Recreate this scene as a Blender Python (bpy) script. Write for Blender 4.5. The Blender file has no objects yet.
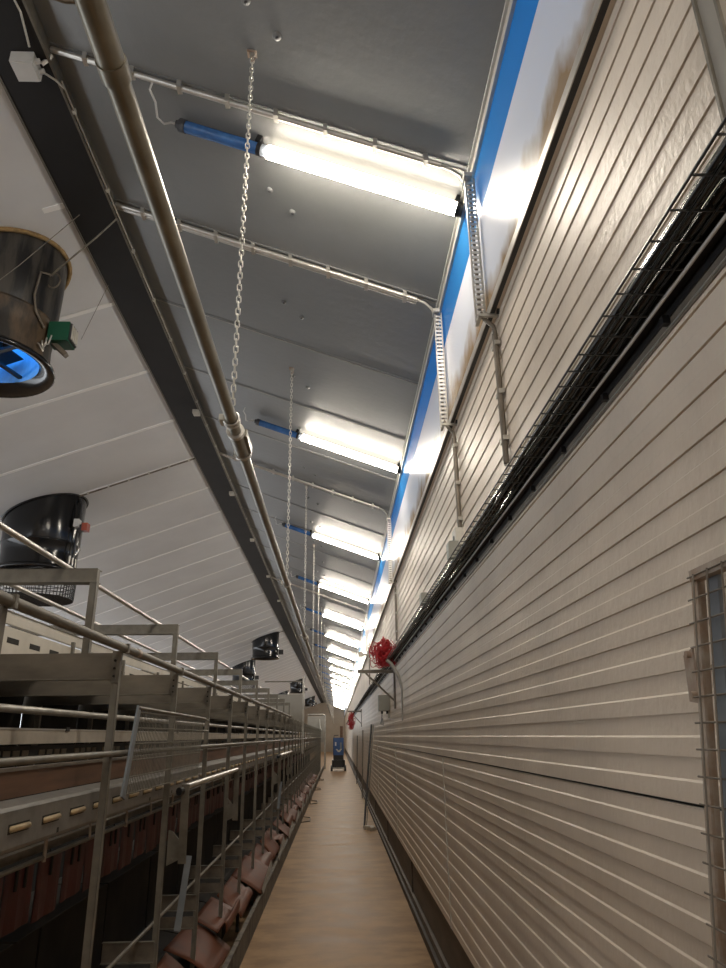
import bpy, math, random
from mathutils import Vector, Matrix
random.seed(7)
C = bpy.context.scene.collection
PI = math.pi
ORD = ['', 'first', 'second', 'third', 'fourth', 'fifth', 'sixth', 'seventh', 'eighth', 'ninth', 'tenth', 'eleventh', 'twelfth',
       'thirteenth', 'fourteenth', 'fifteenth', 'sixteenth', 'seventeenth', 'eighteenth', 'nineteenth', 'twentieth']
TENS = {2: 'twenty', 3: 'thirty', 4: 'forty', 5: 'fifty'}
def nth(n):
    if n <= 20: return ORD[n]
    if n % 10 == 0: return {30: 'thirtieth', 40: 'fortieth', 50: 'fiftieth'}[n]
    return TENS[n // 10] + '-' + ORD[n % 10]

# ------------------------------------------------------------------ materials
def new_mat(name):
    m = bpy.data.materials.new(name); m.use_nodes = True
    nt = m.node_tree; b = nt.nodes['Principled BSDF']
    return m, nt, b
def mat(name, col, rough=.5, metal=0., var=.0, scale=6., stretch=(1, 1, 1), bump=0., bscale=40., col2=None, spec=.5, rvar=0., pos=.3):
    m, nt, b = new_mat(name)
    b.inputs['Roughness'].default_value = rough; b.inputs['Metallic'].default_value = metal
    b.inputs['Specular IOR Level'].default_value = spec
    tc = nt.nodes.new('ShaderNodeTexCoord'); mp = nt.nodes.new('ShaderNodeMapping'); mp.inputs['Scale'].default_value = stretch
    nt.links.new(tc.outputs['Object'], mp.inputs['Vector'])
    if var or col2:
        n = nt.nodes.new('ShaderNodeTexNoise'); n.inputs['Scale'].default_value = scale; n.inputs['Detail'].default_value = 5; n.inputs['Roughness'].default_value = .6
        nt.links.new(mp.outputs['Vector'], n.inputs['Vector'])
        r = nt.nodes.new('ShaderNodeValToRGB'); r.color_ramp.elements[0].position = pos; r.color_ramp.elements[1].position = 1 - pos
        c2 = col2 if col2 else tuple(min(1, c * (1 + var)) for c in col)
        c1 = col if col2 else tuple(c * (1 - var) for c in col)
        r.color_ramp.elements[0].color = (*c1, 1); r.color_ramp.elements[1].color = (*c2, 1)
        nt.links.new(n.outputs['Fac'], r.inputs['Fac']); nt.links.new(r.outputs['Color'], b.inputs['Base Color'])
        if rvar:
            mr = nt.nodes.new('ShaderNodeMapRange'); mr.inputs['To Min'].default_value = rough - rvar; mr.inputs['To Max'].default_value = rough + rvar
            nt.links.new(n.outputs['Fac'], mr.inputs['Value']); nt.links.new(mr.outputs['Result'], b.inputs['Roughness'])
    else:
        b.inputs['Base Color'].default_value = (*col, 1)
    if bump:
        n2 = nt.nodes.new('ShaderNodeTexNoise'); n2.inputs['Scale'].default_value = bscale; n2.inputs['Detail'].default_value = 3
        nt.links.new(mp.outputs['Vector'], n2.inputs['Vector'])
        bp = nt.nodes.new('ShaderNodeBump'); bp.inputs['Strength'].default_value = bump; bp.inputs['Distance'].default_value = .01
        nt.links.new(n2.outputs['Fac'], bp.inputs['Height']); nt.links.new(bp.outputs['Normal'], b.inputs['Normal'])
    return m
def emit(name, col, s):
    m = bpy.data.materials.new(name); m.use_nodes = True; nt = m.node_tree; nt.nodes.clear()
    e = nt.nodes.new('ShaderNodeEmission'); e.inputs['Color'].default_value = (*col, 1); e.inputs['Strength'].default_value = s
    o = nt.nodes.new('ShaderNodeOutputMaterial'); nt.links.new(e.outputs[0], o.inputs[0]); return m

M = {}
M['panel'] = mat('coated_steel_panel', (.69, .60, .495), .44, .0, .12, 2.2, (1, .8, .5), .3, 60, rvar=.10, spec=.4)
M['panel_seam'] = mat('panel_seam_dark', (.03, .028, .026), .6)
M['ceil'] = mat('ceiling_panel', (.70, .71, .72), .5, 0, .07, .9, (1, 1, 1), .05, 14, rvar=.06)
M['ceil_rib'] = mat('ceiling_joint_strip', (.93, .93, .92), .45, 0, .05, 5)
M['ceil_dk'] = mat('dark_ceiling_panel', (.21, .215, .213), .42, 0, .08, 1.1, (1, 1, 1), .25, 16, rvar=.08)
M['beam'] = mat('ridge_beam_black', (.007, .006, .006), .7, 0, .5, 3)
M['steel'] = mat('dull_steel', (.42, .40, .36), .42, .55, .22, 9, rvar=.08)
M['steel_lt'] = mat('bright_steel', (.62, .60, .56), .33, .75, .12, 12)
M['galv'] = mat('galvanized_weathered', (.175, .160, .13), .52, .3, .25, 14, rvar=.08)
M['galv_dk'] = mat('galvanized_dirty', (.17, .145, .115), .58, .2, .3, 11)
M['channel'] = mat('galvanized_channel', (.23, .22, .20), .45, .4, .22, 16, rvar=.1)
M['pipe'] = mat('pipe_grey_steel', (.27, .25, .20), .36, .6, .2, 10, rvar=.08)
M['chain'] = mat('zinc_chain', (.62, .60, .54), .4, .5, .15, 30)
M['floor'] = mat('concrete_floor', (.235, .145, .076), .5, 0, .3, 2.6, (.85, 1.35, 1), .04, 60, col2=(.37, .24, .132), rvar=.16, spec=.07, pos=.40)
M['kick'] = mat('kick_board_brown', (.10, .082, .066), .6, 0, .3, 3, (1, 1, 4))
M['gutter'] = mat('dark_edge_strip', (.035, .026, .02), .6, 0, .4, 6)
M['damper'] = None
M['black'] = mat('black_plastic', (.012, .012, .013), .38, 0, .3, 8)
M['blackcable'] = mat('black_cable_sheath', (.011, .011, .012), .22, 0)
M['fan_gloss'] = mat('black_gloss_duct', (.010, .010, .011), .16, 0, .4, 5, (1, 1, .4))
M['fan_worn'] = mat('worn_black_duct', (.014, .014, .015), .4, 0, 0, 9, (1, 1, .16), .3, 26, col2=(.060, .054, .046), rvar=.15, pos=.44)
M['fan_dust'] = mat('dusty_brown_duct', (.02, .016, .012), .55, 0, 0, 8, (1, 1, .3), .3, 26, col2=(.10, .066, .038), pos=.42)
M['duct_in'] = mat('duct_inner_sky_tint', (.28, .55, .75), .5, 0, .15, 20, (1, 1, .3))  # blue of the sky light is put into the liner colour
M['foam'] = mat('tan_foam_seal', (.32, .21, .09), .8, 0, .35, 20, bump=.5)
M['green'] = mat('green_housing', (.005, .085, .045), .4)
M['white'] = mat('white_plastic', (.62, .62, .60), .4, 0, .05, 10)
M['white_dirty'] = mat('white_dirty_plastic', (.55, .53, .47), .5, 0, .12, 10)
M['redorange'] = mat('orange_red_plastic', (.36, .07, .04), .45)
M['blue_tube'] = mat('blue_tube_plastic', (.05, .16, .42), .25, 0, .25, 14, (1, 1, 1))
M['clear'] = mat('clear_tube_end', (.55, .62, .72), .2)
M['darkcap'] = mat('dark_grey_cap', (.05, .05, .055), .45)
M['glow'] = emit('lit_tube', (1.0, .90, .76), 90.)
M['glow_back'] = emit('lit_tube_back', (1.0, .88, .70), 5.5)
M['daylight'] = emit('added_fill_glow', (.90, .95, 1.0), 2.4)  # added fill glow, tinted like daylight
M['shelf_board'] = mat('grey_brown_board', (.165, .145, .115), .6, .1, .25, 10, (.4, 1, 1.5))
M['wood'] = mat('brown_plank', (.13, .065, .036), .6, 0, .35, 4, (3, .5, 6))
M['beige'] = mat('beige_trough', (.42, .37, .30), .5, 0, .15, 8)
M['white_plate'] = mat('cream_slotted_plate', (.60, .56, .48), .5, 0, .10, 6)
M['slot'] = mat('dark_slot', (.02, .018, .015), .8)
M['gold'] = mat('tan_slot_lug', (.50, .38, .22), .35, .3, .15, 20)
M['flap'] = mat('dark_red_rubber', (.062, .006, .005), .55, 0, .3, 6)
M['mat_brown'] = mat('brown_plastic_mat', (.112, .036, .016), .6, 0, .3, 5, rvar=.1, spec=.25)
M['dark'] = mat('dark_litter_shade', (.02, .017, .014), .85, 0, .5, 4)  # litter colour, also painted shade on the sheets inside the aviary
M['ledge'] = mat('streaked_grey_ledge', (.055, .047, .038), .75, 0, 0, 12, (1, 1, .12), .5, 30, col2=(.19, .165, .13))
M['rope'] = mat('red_twine', (.42, .012, .018), .5, 0, .25, 20)
M['blue_paint'] = mat('blue_machine_paint', (.03, .09, .26), .35, 0, .2, 4)
M['grey_box'] = mat('grey_box', (.33, .33, .29), .5, 0, .08, 8)
M['rust'] = mat('rusty_galvanized', (.46, .41, .35), .55, .2, 0, 16, col2=(.30, .19, .12))
M['bluegrey'] = mat('blue_grey_steel', (.21, .235, .26), .45, .45, .2, 8)
M['far'] = mat('far_wall', (.42, .36, .29), .6, 0, .1, 1)
M['part_panel'] = mat('grey_partition', (.32, .30, .26), .6, 0, .1, 3)
M['foil_rib'] = mat('eave_trim_light', (.55, .54, .50), .4, .3)

# translucent eave band (white sheet with brown staining along its lower edge) and blue daylight strip
def band_mat():
    m, nt, b = new_mat('stained_white_sheet')
    tc = nt.nodes.new('ShaderNodeTexCoord'); sp = nt.nodes.new('ShaderNodeSeparateXYZ'); nt.links.new(tc.outputs['Object'], sp.inputs[0])
    n = nt.nodes.new('ShaderNodeTexNoise'); n.inputs['Scale'].default_value = 5.; n.inputs['Detail'].default_value = 8
    mp = nt.nodes.new('ShaderNodeMapping'); mp.inputs['Scale'].default_value = (1, 1, .7)
    nt.links.new(tc.outputs['Object'], mp.inputs[0]); nt.links.new(mp.outputs[0], n.inputs['Vector'])
    mr = nt.nodes.new('ShaderNodeMapRange'); mr.inputs['From Min'].default_value = 3.36; mr.inputs['From Max'].default_value = 3.66
    mr.inputs['To Min'].default_value = .55; mr.inputs['To Max'].default_value = -.12
    nt.links.new(sp.outputs['Z'], mr.inputs['Value'])
    ad = nt.nodes.new('ShaderNodeMath'); ad.operation = 'ADD'; nt.links.new(mr.outputs[0], ad.inputs[0]); nt.links.new(n.outputs['Fac'], ad.inputs[1])
    r = nt.nodes.new('ShaderNodeValToRGB')
    r.color_ramp.elements[0].position = .55; r.color_ramp.elements[0].color = (.70, .71, .74, 1)
    r.color_ramp.elements[1].position = .9; r.color_ramp.elements[1].color = (.33, .22, .12, 1)
    nt.links.new(ad.outputs[0], r.inputs['Fac']); nt.links.new(r.outputs['Color'], b.inputs['Base Color'])
    b.inputs['Roughness'].default_value = .24
    t = nt.nodes.new('ShaderNodeBsdfTranslucent'); nt.links.new(r.outputs['Color'], t.inputs['Color'])
    mx = nt.nodes.new('ShaderNodeMixShader'); mx.inputs[0].default_value = .12
    nt.links.new(b.outputs[0], mx.inputs[1]); nt.links.new(t.outputs[0], mx.inputs[2])
    nt.links.new(mx.outputs[0], nt.nodes['Material Output'].inputs[0]); return m
M['band'] = band_mat()
def blue_glass():
    m, nt, b = new_mat('blue_translucent_strip')
    b.inputs['Base Color'].default_value = (.05, .32, .68, 1); b.inputs['Roughness'].default_value = .25
    t = nt.nodes.new('ShaderNodeBsdfTranslucent'); t.inputs['Color'].default_value = (.06, .22, .29, 1)
    mx = nt.nodes.new('ShaderNodeMixShader'); mx.inputs[0].default_value = .6
    nt.links.new(b.outputs[0], mx.inputs[1]); nt.links.new(t.outputs[0], mx.inputs[2])
    nt.links.new(mx.outputs[0], nt.nodes['Material Output'].inputs[0]); return m
M['blue_strip'] = blue_glass(); M['damper'] = M['blue_strip']

# ------------------------------------------------------------------ mesh builder
class MB:
    def __init__(s): s.v = []; s.f = []; s.mi = []; s.sm = []; s.mats = []
    def _m(s, m):
        if m not in s.mats: s.mats.append(m)
        return s.mats.index(m)
    def add(s, vs, fs, m, smooth=False):
        o = len(s.v); s.v += [tuple(p) for p in vs]; k = s._m(m)
        for f in fs: s.f.append(tuple(i + o for i in f)); s.mi.append(k); s.sm.append(smooth)
    def box(s, x0, x1, y0, y1, z0, z1, m, rot=None, piv=None):
        vs = [Vector((x, y, z)) for x in (x0, x1) for y in (y0, y1) for z in (z0, z1)]
        if rot is not None:
            p = Vector(piv) if piv else Vector(((x0 + x1) / 2, (y0 + y1) / 2, (z0 + z1) / 2))
            vs = [rot @ (v - p) + p for v in vs]
        s.add(vs, [(0, 1, 3, 2), (4, 6, 7, 5), (0, 4, 5, 1), (2, 3, 7, 6), (0, 2, 6, 4), (1, 5, 7, 3)], m)
    def bar(s, a, b, w, t, m, up=(0, 0, 1)):
        a = Vector(a); b = Vector(b); d = (b - a).normalized(); u = Vector(up)
        if abs(d.dot(u)) > .97: u = Vector((1, 0, 0))
        x = d.cross(u).normalized(); y = x.cross(d)
        vs = [p + x * i * w / 2 + y * j * t / 2 for p in (a, b) for i, j in ((-1, -1), (1, -1), (1, 1), (-1, 1))]
        s.add(vs, [(3, 2, 1, 0), (4, 5, 6, 7), (0, 1, 5, 4), (1, 2, 6, 5), (2, 3, 7, 6), (3, 0, 4, 7)], m)
    def tube(s, pts, r, m, n=8, closed=False, cap=True):
        P = [Vector(p) for p in pts]; N = len(P); vs = []; fs = []
        rr = r if isinstance(r, (list, tuple)) else [r] * N
        T = []
        for i in range(N):
            if closed: d = P[(i + 1) % N] - P[i - 1]
            else: d = P[min(i + 1, N - 1)] - P[max(i - 1, 0)]
            T.append(d.normalized() if d.length > 1e-9 else Vector((0, 0, 1)))
        u = Vector((0, 0, 1)) if abs(T[0].z) < .9 else Vector((1, 0, 0))
        x = T[0].cross(u).normalized()
        for i in range(N):
            x = (x - T[i] * x.dot(T[i]))
            x = x.normalized() if x.length > 1e-6 else T[i].orthogonal().normalized()
            y = T[i].cross(x)
            for k in range(n):
                a = 2 * PI * k / n; vs.append(P[i] + (x * math.cos(a) + y * math.sin(a)) * rr[i])
        for i in range(N if closed else N - 1):
            j = (i + 1) % N
            for k in range(n): fs.append((i * n + k, i * n + (k + 1) % n, j * n + (k + 1) % n, j * n + k))
        s.add(vs, fs, m, True)
        if cap and not closed:
            s.add(vs[:n], [tuple(range(n))[::-1]], m); s.add(vs[-n:], [tuple(range(n))], m)
    def lathe(s, c, prof, m, n=40, smooth=True):
        vs = []; fs = []
        for r, z in prof:
            for k in range(n):
                a = 2 * PI * k / n; vs.append((c[0] + r * math.cos(a), c[1] + r * math.sin(a), c[2] + z))
        for i in range(len(prof) - 1):
            for k in range(n): fs.append((i * n + k, i * n + (k + 1) % n, (i + 1) * n + (k + 1) % n, (i + 1) * n + k))
        s.add(vs, fs, m, smooth)
    def prism(s, poly, axis, a, b, m):
        # polygon in the two other axes, extruded along axis
        n = len(poly); vs = []
        for t in (a, b):
            for p, q in poly: vs.append({'x': (t, p, q), 'y': (p, t, q), 'z': (p, q, t)}[axis])
        fs = [tuple(range(n))[::-1], tuple(range(n, 2 * n))] + [(i, (i + 1) % n, n + (i + 1) % n, n + i) for i in range(n)]
        s.add(vs, fs, m)
    def build(s, name, parent=None, origin=(0, 0, 0)):
        me = bpy.data.meshes.new(name)
        o = Vector(origin)
        me.from_pydata([tuple(Vector(v) - o) for v in s.v], [], s.f)
        for k in s.mats: me.materials.append(k)
        me.polygons.foreach_set('material_index', s.mi); me.polygons.foreach_set('use_smooth', s.sm); me.update()
        ob = bpy.data.objects.new(name, me); C.objects.link(ob)
        if parent is not None: ob.parent = parent
        else: ob.location = o
        return ob

def tag(o, label, cat, group=None, kind=None):
    o['label'] = label; o['category'] = cat
    if group: o['group'] = group
    if kind: o['kind'] = kind
    return o
def thing(name, label, cat, loc=(0, 0, 0), group=None):
    o = bpy.data.objects.new(name, None); C.objects.link(o); o.location = loc; o.empty_display_size = .1
    return tag(o, label, cat, group)
def struct(o): o['kind'] = 'structure'; return o
def copy_tree(o, loc, label, group=None):
    r = o.copy(); C.objects.link(r); r.location = loc; r['label'] = label
    if group: r['group'] = group
    for ch in list(o.children):
        c = ch.copy(); C.objects.link(c); c.parent = r
        for g in list(ch.children):
            d = g.copy(); C.objects.link(d); d.parent = c
    return r

Y0, Y1 = -14., 80.
S = .367                       # roof slope
def zR(x): return 4.31 - S * (x - .685)
def zL(x): return 5.08 + S * (x + 1.85)

# ------------------------------------------------------------------ shell
b = MB(); b.box(-7.2, 1.2, Y0, Y1, -.15, 0, M['floor']); struct(b.build('floor'))

def panel_profile(z0, z1, x=.72, step=.0425, d=.0040):
    """stepped micro-profile: alternating raised and sunk bands"""
    pts = []; z = z0; up = True
    while z < z1 - .012:
        zt = min(z + step, z1); xx = x if up else x + d
        if up: pts += [(x, z + .0031 if pts else z), (x, zt - .0023)]
        else: pts += [(x + d, z + .0023), (x + d, zt), (x + d + .003, zt), (x + d + .003, zt + .0031)]
        z += step; up = not up
    return pts
b = MB()
JY = [Y0, .91] + [.91 + 4.17 * k for k in range(1, 20)]
JY = [y for y in JY if y < Y1] + [Y1]
for z0, z1 in ((.44, 1.452), (1.462, 3.395)):
    pr = panel_profile(z0, z1)
    for a, c in zip(JY[:-1], JY[1:]):
        vs = [(x, a + .003, z) for x, z in pr] + [(x, c - .003, z) for x, z in pr]; n = len(pr)
        b.add(vs, [(i, n + i, n + i + 1, i + 1) for i in range(n - 1)], M['panel'])
        for sgn, z in ((0, z0 + .0012), (n - 1, z1 - .0012)):
            x = pr[sgn][0]; b.add([(x, a + .003, z), (x, c - .003, z), (.76, c - .003, z), (.76, a + .003, z)], [(0, 1, 2, 3)], M['steel_lt'] if sgn and z0 < 1 else M['panel'])
        for y in (a + .003, c - .003):
            vs = [(x, y, z) for x, z in pr] + [(.76, y, z1), (.76, y, z0)]
            b.add(vs, [tuple(range(len(vs)))], M['panel'])
for y in JY[1:-1]:
    b.box(.7165, .73, y - .0035, y + .0035, .44, 1.45, M['white_dirty'])
b.box(.757, .80, Y0, Y1, .40, 3.4, M['panel_seam'])
struct(b.build('wall_right'))
b = MB(); b.box(.752, .80, Y0, Y1, 0, .445, M['kick'])
for k in range(22):
    y = .62 + 3.62 * k
    b.box(.742, .76, y, y + .07, 0, .44, M['gutter'])
struct(b.build('baseboard_right'))
b = MB(); b.box(.705, .752, Y0, Y1, 0, .06, M['gutter']); b.box(.728, .752, Y0, Y1, .06, .12, M['kick']); struct(b.build('trim_1'))
# eave: rail, stained sheet, daylight strip, trims
b = MB(); b.box(.683, .704, Y0, Y1, 3.372, 3.396, M['panel_seam']); b.box(.704, .76, Y0, Y1, 3.376, 3.396, M['panel']); b.box(.679, .683, Y0, Y1, 3.37, 3.41, M['steel'])
struct(b.build('trim_2'))
b = MB(); b.box(.685, .689, Y0, Y1, 3.396, 3.94, M['band']); struct(b.build('wall_upper'))
b = MB(); b.box(.687, .690, Y0, Y1, 3.94, 4.24, M['blue_strip'])
struct(b.build('window_1'))
b = MB(); b.box(.672, .70, Y0, Y1, 4.236, 4.30, M['foil_rib']); b.box(.66, .672, Y0, Y1, 4.285, 4.305, M['foil_rib']); struct(b.build('trim_3'))

SY = [3.88 + 1.147 * k for k in range(-6, 67)]
b = MB()
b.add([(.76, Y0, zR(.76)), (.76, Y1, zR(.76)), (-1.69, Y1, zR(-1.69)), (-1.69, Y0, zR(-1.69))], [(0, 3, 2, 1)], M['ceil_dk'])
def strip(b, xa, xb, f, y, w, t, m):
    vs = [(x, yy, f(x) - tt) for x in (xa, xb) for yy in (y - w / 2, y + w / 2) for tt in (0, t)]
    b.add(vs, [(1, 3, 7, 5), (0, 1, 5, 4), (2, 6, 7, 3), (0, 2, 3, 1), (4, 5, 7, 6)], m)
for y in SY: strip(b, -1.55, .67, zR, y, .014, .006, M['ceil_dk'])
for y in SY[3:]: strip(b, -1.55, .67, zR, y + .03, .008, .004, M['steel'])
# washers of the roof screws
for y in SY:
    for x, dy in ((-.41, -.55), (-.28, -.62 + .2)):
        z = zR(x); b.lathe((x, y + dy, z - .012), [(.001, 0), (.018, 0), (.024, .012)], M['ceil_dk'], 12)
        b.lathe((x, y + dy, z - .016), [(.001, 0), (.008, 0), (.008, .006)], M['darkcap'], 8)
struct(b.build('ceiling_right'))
XL = -7.0
HX, HY, HR = -2.49, 4.35, .43
b = MB()
def quadL(xa, xb, ya, yb): b.add([(xa, ya, zL(xa)), (xb, ya, zL(xb)), (xb, yb, zL(xb)), (xa, yb, zL(xa))], [(0, 3, 2, 1)], M['ceil'])
quadL(XL, -1.69, Y0, HY - .6); quadL(XL, -1.69, HY + .6, Y1); quadL(XL, HX - .6, HY - .6, HY + .6); quadL(HX + .6, -1.69, HY - .6, HY + .6)
N = 32; inn = []; out = []
for k in range(N):
    a = 2 * PI * k / N; c, s_ = math.cos(a), math.sin(a); q = .6 / max(abs(c), abs(s_))
    for L, r in ((inn, HR), (out, q)): x = HX + r * c; L.append((x, HY + r * s_, zL(x)))
b.add(inn + out, [(k, N + k, N + (k + 1) % N, (k + 1) % N) for k in range(N)], M['ceil'])
for y in SY:
    if abs(y - HY) < .47: strip(b, HX + .47, -1.84, zL, y, .042, .008, M['ceil_rib']); strip(b, XL, HX - .47, zL, y, .042, .008, M['ceil_rib'])
    else: strip(b, XL, -1.84, zL, y, .042, .008, M['ceil_rib'])
struct(b.build('ceiling_left'))
b = MB(); b.box(-1.862, -1.558, Y0, Y1, 5.045, 5.12, M['beam']); b.box(-1.560, -1.548, Y0, Y1, 5.04, 5.13, M['galv']); b.box(-1.872, -1.860, Y0, Y1, 5.04, 5.09, M['galv'])
b.box(-1.80, -1.60, Y0, Y1, 5.10, 5.16, M['beam'])
struct(b.build('ridge_beam'))
b = MB(); b.box(-7.1, -6.9, Y0, Y1, 0, 3.4, M['far']); struct(b.build('wall_left'))
b = MB(); b.box(-6.9, -6.88, Y0 + 1, 62, 1.7, 3.0, M['daylight']); struct(b.build('fill_panel_left'))  # added glowing panel, out of view, brightens the right wall and left ceiling
b = MB(); b.prism([(-7.1, 0), (.8, 0), (.8, 4.3), (-1.7, 5.2), (-7.1, 3.3)], 'y', Y1 - .05, Y1 + .1, M['far']); struct(b.build('wall_far'))
b = MB(); b.prism([(-7.1, 0), (.8, 0), (.8, 4.3), (-1.7, 5.2), (-7.1, 3.3)], 'y', Y0 - .1, Y0 + .05, M['far']); struct(b.build('wall_near'))

# ------------------------------------------------------------------ lamps
LD = Vector((1, 0, -S)).normalized()
def lp(x, off=.062): return Vector((x, 0, zR(x) - off))
lamp0 = thing('tube_lamp', '', 'lamp', (0, 2.97, 0), 'tube lamps across the ceiling')
def half_tube(b, a, c, r, m, lo, hi, n=10):
    u = Vector((S, 0, 1)).normalized(); q = Vector((0, 1, 0)); vs = []
    for p in (a, c):
        for i in range(n + 1):
            t_ = lo + (hi - lo) * i / n; vs.append(p + (u * math.sin(t_) + q * math.cos(t_)) * r)
    b.add(vs, [(i, i + 1, n + 2 + i, n + 1 + i) for i in range(n)], m, True)
b = MB(); half_tube(b, lp(-.385), lp(.655), .038, M['glow'], PI * 1.08, PI * 1.92); b.build('lit_diffuser', lamp0)
b = MB(); half_tube(b, lp(-.385), lp(.655), .038, M['glow_back'], -PI * .08, PI * 1.08, 12); b.build('back_shell', lamp0)
b = MB(); b.tube([lp(-.845), lp(-.43)], .033, M['blue_tube'], 14); b.build('blue_sleeve', lamp0)
b = MB(); b.tube([lp(-.43), lp(-.385)], .032, M['clear'], 14); b.build('clear_end', lamp0)
b = MB(); b.tube([lp(-.90), lp(-.885), lp(-.88), lp(-.845)], [.022, .022, .037, .037], M['darkcap'], 14); b.build('end_cap', lamp0)
b = MB(); b.tube([lp(.662), lp(.676)], .036, M['darkcap'], 14); b.build('end_cap', lamp0)
for x in (-.44, .640):
    b = MB(); b.tube([lp(x), lp(x + .022)], .0395, M['black'], 14); p = lp(x + .011); b.box(p.x - .014, p.x + .014, -.04, .04, p.z + .02, p.z + .08, M['black'], Matrix.Rotation(math.atan(S), 3, 'Y'))
    b.build('clip', lamp0)
b = MB(); c0 = lp(-.90)
b.tube([(-.98, -.225, zR(-.98) - .04), (-1.0, -.20, zR(-.98) - .07), (-.985, -.13, c0.z + .01), (-.99, -.06, c0.z - .02), (-.965, -.01, c0.z - .012), (-.93, 0, c0.z + .01), tuple(c0)], .006, M['white'], 6)
b.build('cord', lamp0)
LAMP_LABELS = ['largest lit tube lamp on the ceiling, behind the first chain']
lamp0['label'] = LAMP_LABELS[0]
for k in range(-4, 0):
    copy_tree(lamp0, (0, 2.97 + 3.88 * k, 0), f'{nth(-k)} lit tube lamp on the ceiling behind the camera', 'tube lamps across the ceiling')
for k in range(1, 20):
    copy_tree(lamp0, (0, 2.97 + 3.88 * k, 0), f'{nth(k + 1)} lit tube lamp on the sloping ceiling, counted along the aisle from the near end', 'tube lamps across the ceiling')

# ------------------------------------------------------------------ ceiling conduits and risers on the right wall
def conduit(y, label, two, clips=8):
    t = thing('ceiling_conduit', label, 'conduit', (0, y, 0), 'conduits across the dark ceiling slope')
    b = MB(); b.tube([(-1.54, 0, zR(-1.54) - .03), (.53, 0, zR(.53) - .03)], .016, M['steel_lt'], 8)
    if two: b.tube([(-1.54, .034, zR(-1.54) - .03), (.53, .034, zR(.53) - .03)], .011, M['steel_lt'], 8)
    b.build('pipe', t)
    for i in range(clips):
        x = -1.35 + i * 1.8 / (clips - 1); b = MB(); z = zR(x)
        b.box(x - .012, x + .012, -.024, .05 if two else .024, z - .05, z, M['steel_lt']); b.build('clip', t)
    b = MB(); b.tube([(.53, 0, zR(.53) - .03), (.58, 0, zR(.58) - .035), (.625, -.02, zR(.63) - .08), (.648, -.045, 4.13)], .009, M['steel'], 6); b.build('cable', t)
    return t
conduit(2.745, 'steel conduit crossing the ceiling just before the first lit lamp', False)
conduit(3.90, 'twin steel conduit crossing the ceiling just past the first lit lamp', True)
conduit(8.40, 'steel conduit crossing the ceiling past the second lit lamp', True)
conduit(15.9, 'thin steel conduit crossing the ceiling past the fourth lit lamp', False)
def riser(y, label, ztop=4.18, zwall=2.66, rail=True):
    t = thing('cable_riser', label, 'cable riser', (0, y, 0), 'cable risers on the upper wall')
    b = MB()
    for sx in (.630, .672): b.box(sx - .004, sx + .004, -.008, .008, 3.36, ztop, M['steel'])
    for i in range(30): z = 3.37 + i * (ztop - 3.38) / 29; b.box(.630, .672, -.006, -.002, z, z + .014, M['steel_lt'])
    b.build('perforated_tray', t)
    b = MB(); b.tube([(.651, .008, ztop - .02), (.651, .008, 3.42)], .009, M['galv_dk'], 8)
    b.tube([(.651, .008, 3.42), (.660, -.01, 3.37), (.675, -.02, 3.345), (.70, -.02, 3.32), (.708, -.02, 3.27)], .010, M['galv_dk'], 8); b.build('cable', t)
    b = MB(); b.box(.63, .72, -.055, -.042, 3.352, 3.366, M['steel']); b.box(.63, .645, -.05, .03, 3.352, 3.366, M['steel']); b.bar((.715, -.06, 3.36), (.712, -.11, 3.43), .012, .012, M['black']); b.build('bracket', t)
    b = MB(); b.tube([(.703, -.02, 3.28), (.703, -.02, zwall)], .013, M['galv_dk'], 8); b.tube([(.709, .012, 3.26), (.709, .012, zwall)], .008, M['steel_lt'], 8); b.build('wall_conduit', t)
    for z in (3.22, 2.98, 2.76):
        b = MB(); b.box(.695, .72, -.04, .028, z, z + .02, M['steel']); b.build('clip', t)
    b = MB(); b.box(.62, .66, -.035, .035, ztop - .012, ztop + .012, M['steel_lt']); b.build('top_clamp', t)
    return t
riser(2.67, 'cable riser dropping down the wall from the first ceiling conduit')
riser(3.82, 'cable riser ending in a small white box above the cable tray')
riser(8.38, 'cable riser down the wall behind the nearer red twine bundle')
riser(15.9, 'far cable riser on the wall past the nearer red twine bundle')
b = MB(); b.box(.672, .72, -.06, .06, -.05, .05, M['white_dirty']); b.box(.668, .673, -.012, .012, -.012, .012, M['black'])
o = b.build('wall_box'); o.location = (0, 3.84, 2.665)
tag(o, 'small white box at the foot of the second cable riser', 'electrical box')

# ------------------------------------------------------------------ cable tray along the wall
TX, TZ = .585, 2.465
t = thing('cable_tray', 'long black wire cable tray along the grooved wall carrying a bundle of cables', 'cable tray', (0, 0, 0))
b = MB()
for x, z, r in ((TX, TZ, .0032), (.625, TZ - .003, .002), (.668, TZ - .003, .002)): b.tube([(x, Y0 + .1, z), (x, 60, z)], r, M['black'], 5)
k = 0; y = Y0 + .2
while y < 46:
    b.box(TX, .719, y - .0016, y + .0016, TZ - .002, TZ + .0015, M['black']); k += 1; y += .082 if y < 20 else .16
b.build('wire_ladder', t)
b = MB(); b.box(.693, .7195, Y0 + .1, 60, 2.462, 2.472, M['black']); b.box(.714, .7195, Y0 + .1, 60, 2.438, 2.51, M['black']); b.build('support_angle', t)
b = MB(); b.tube([(.690, Y0 + .1, 2.459), (.690, 60, 2.459)], .004, M['white'], 8); b.build('steel_edge', t)  # steel edge in white: its lit shine is painted, it lies in shadow
b = MB(); b.box(.7165, .7198, Y0 + .1, 60, 2.41, 2.44, M['galv_dk']); b.box(.714, .7165, Y0 + .1, 60, 2.416, 2.420, M['steel_lt']); b.build('rusty_strip', t)
y = .9
while y < 16: b = MB(); b.box(.70, .717, y - .008, y + .008, 2.425, 2.445, M['black']); y += .36; b.build('hook', t)
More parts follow.
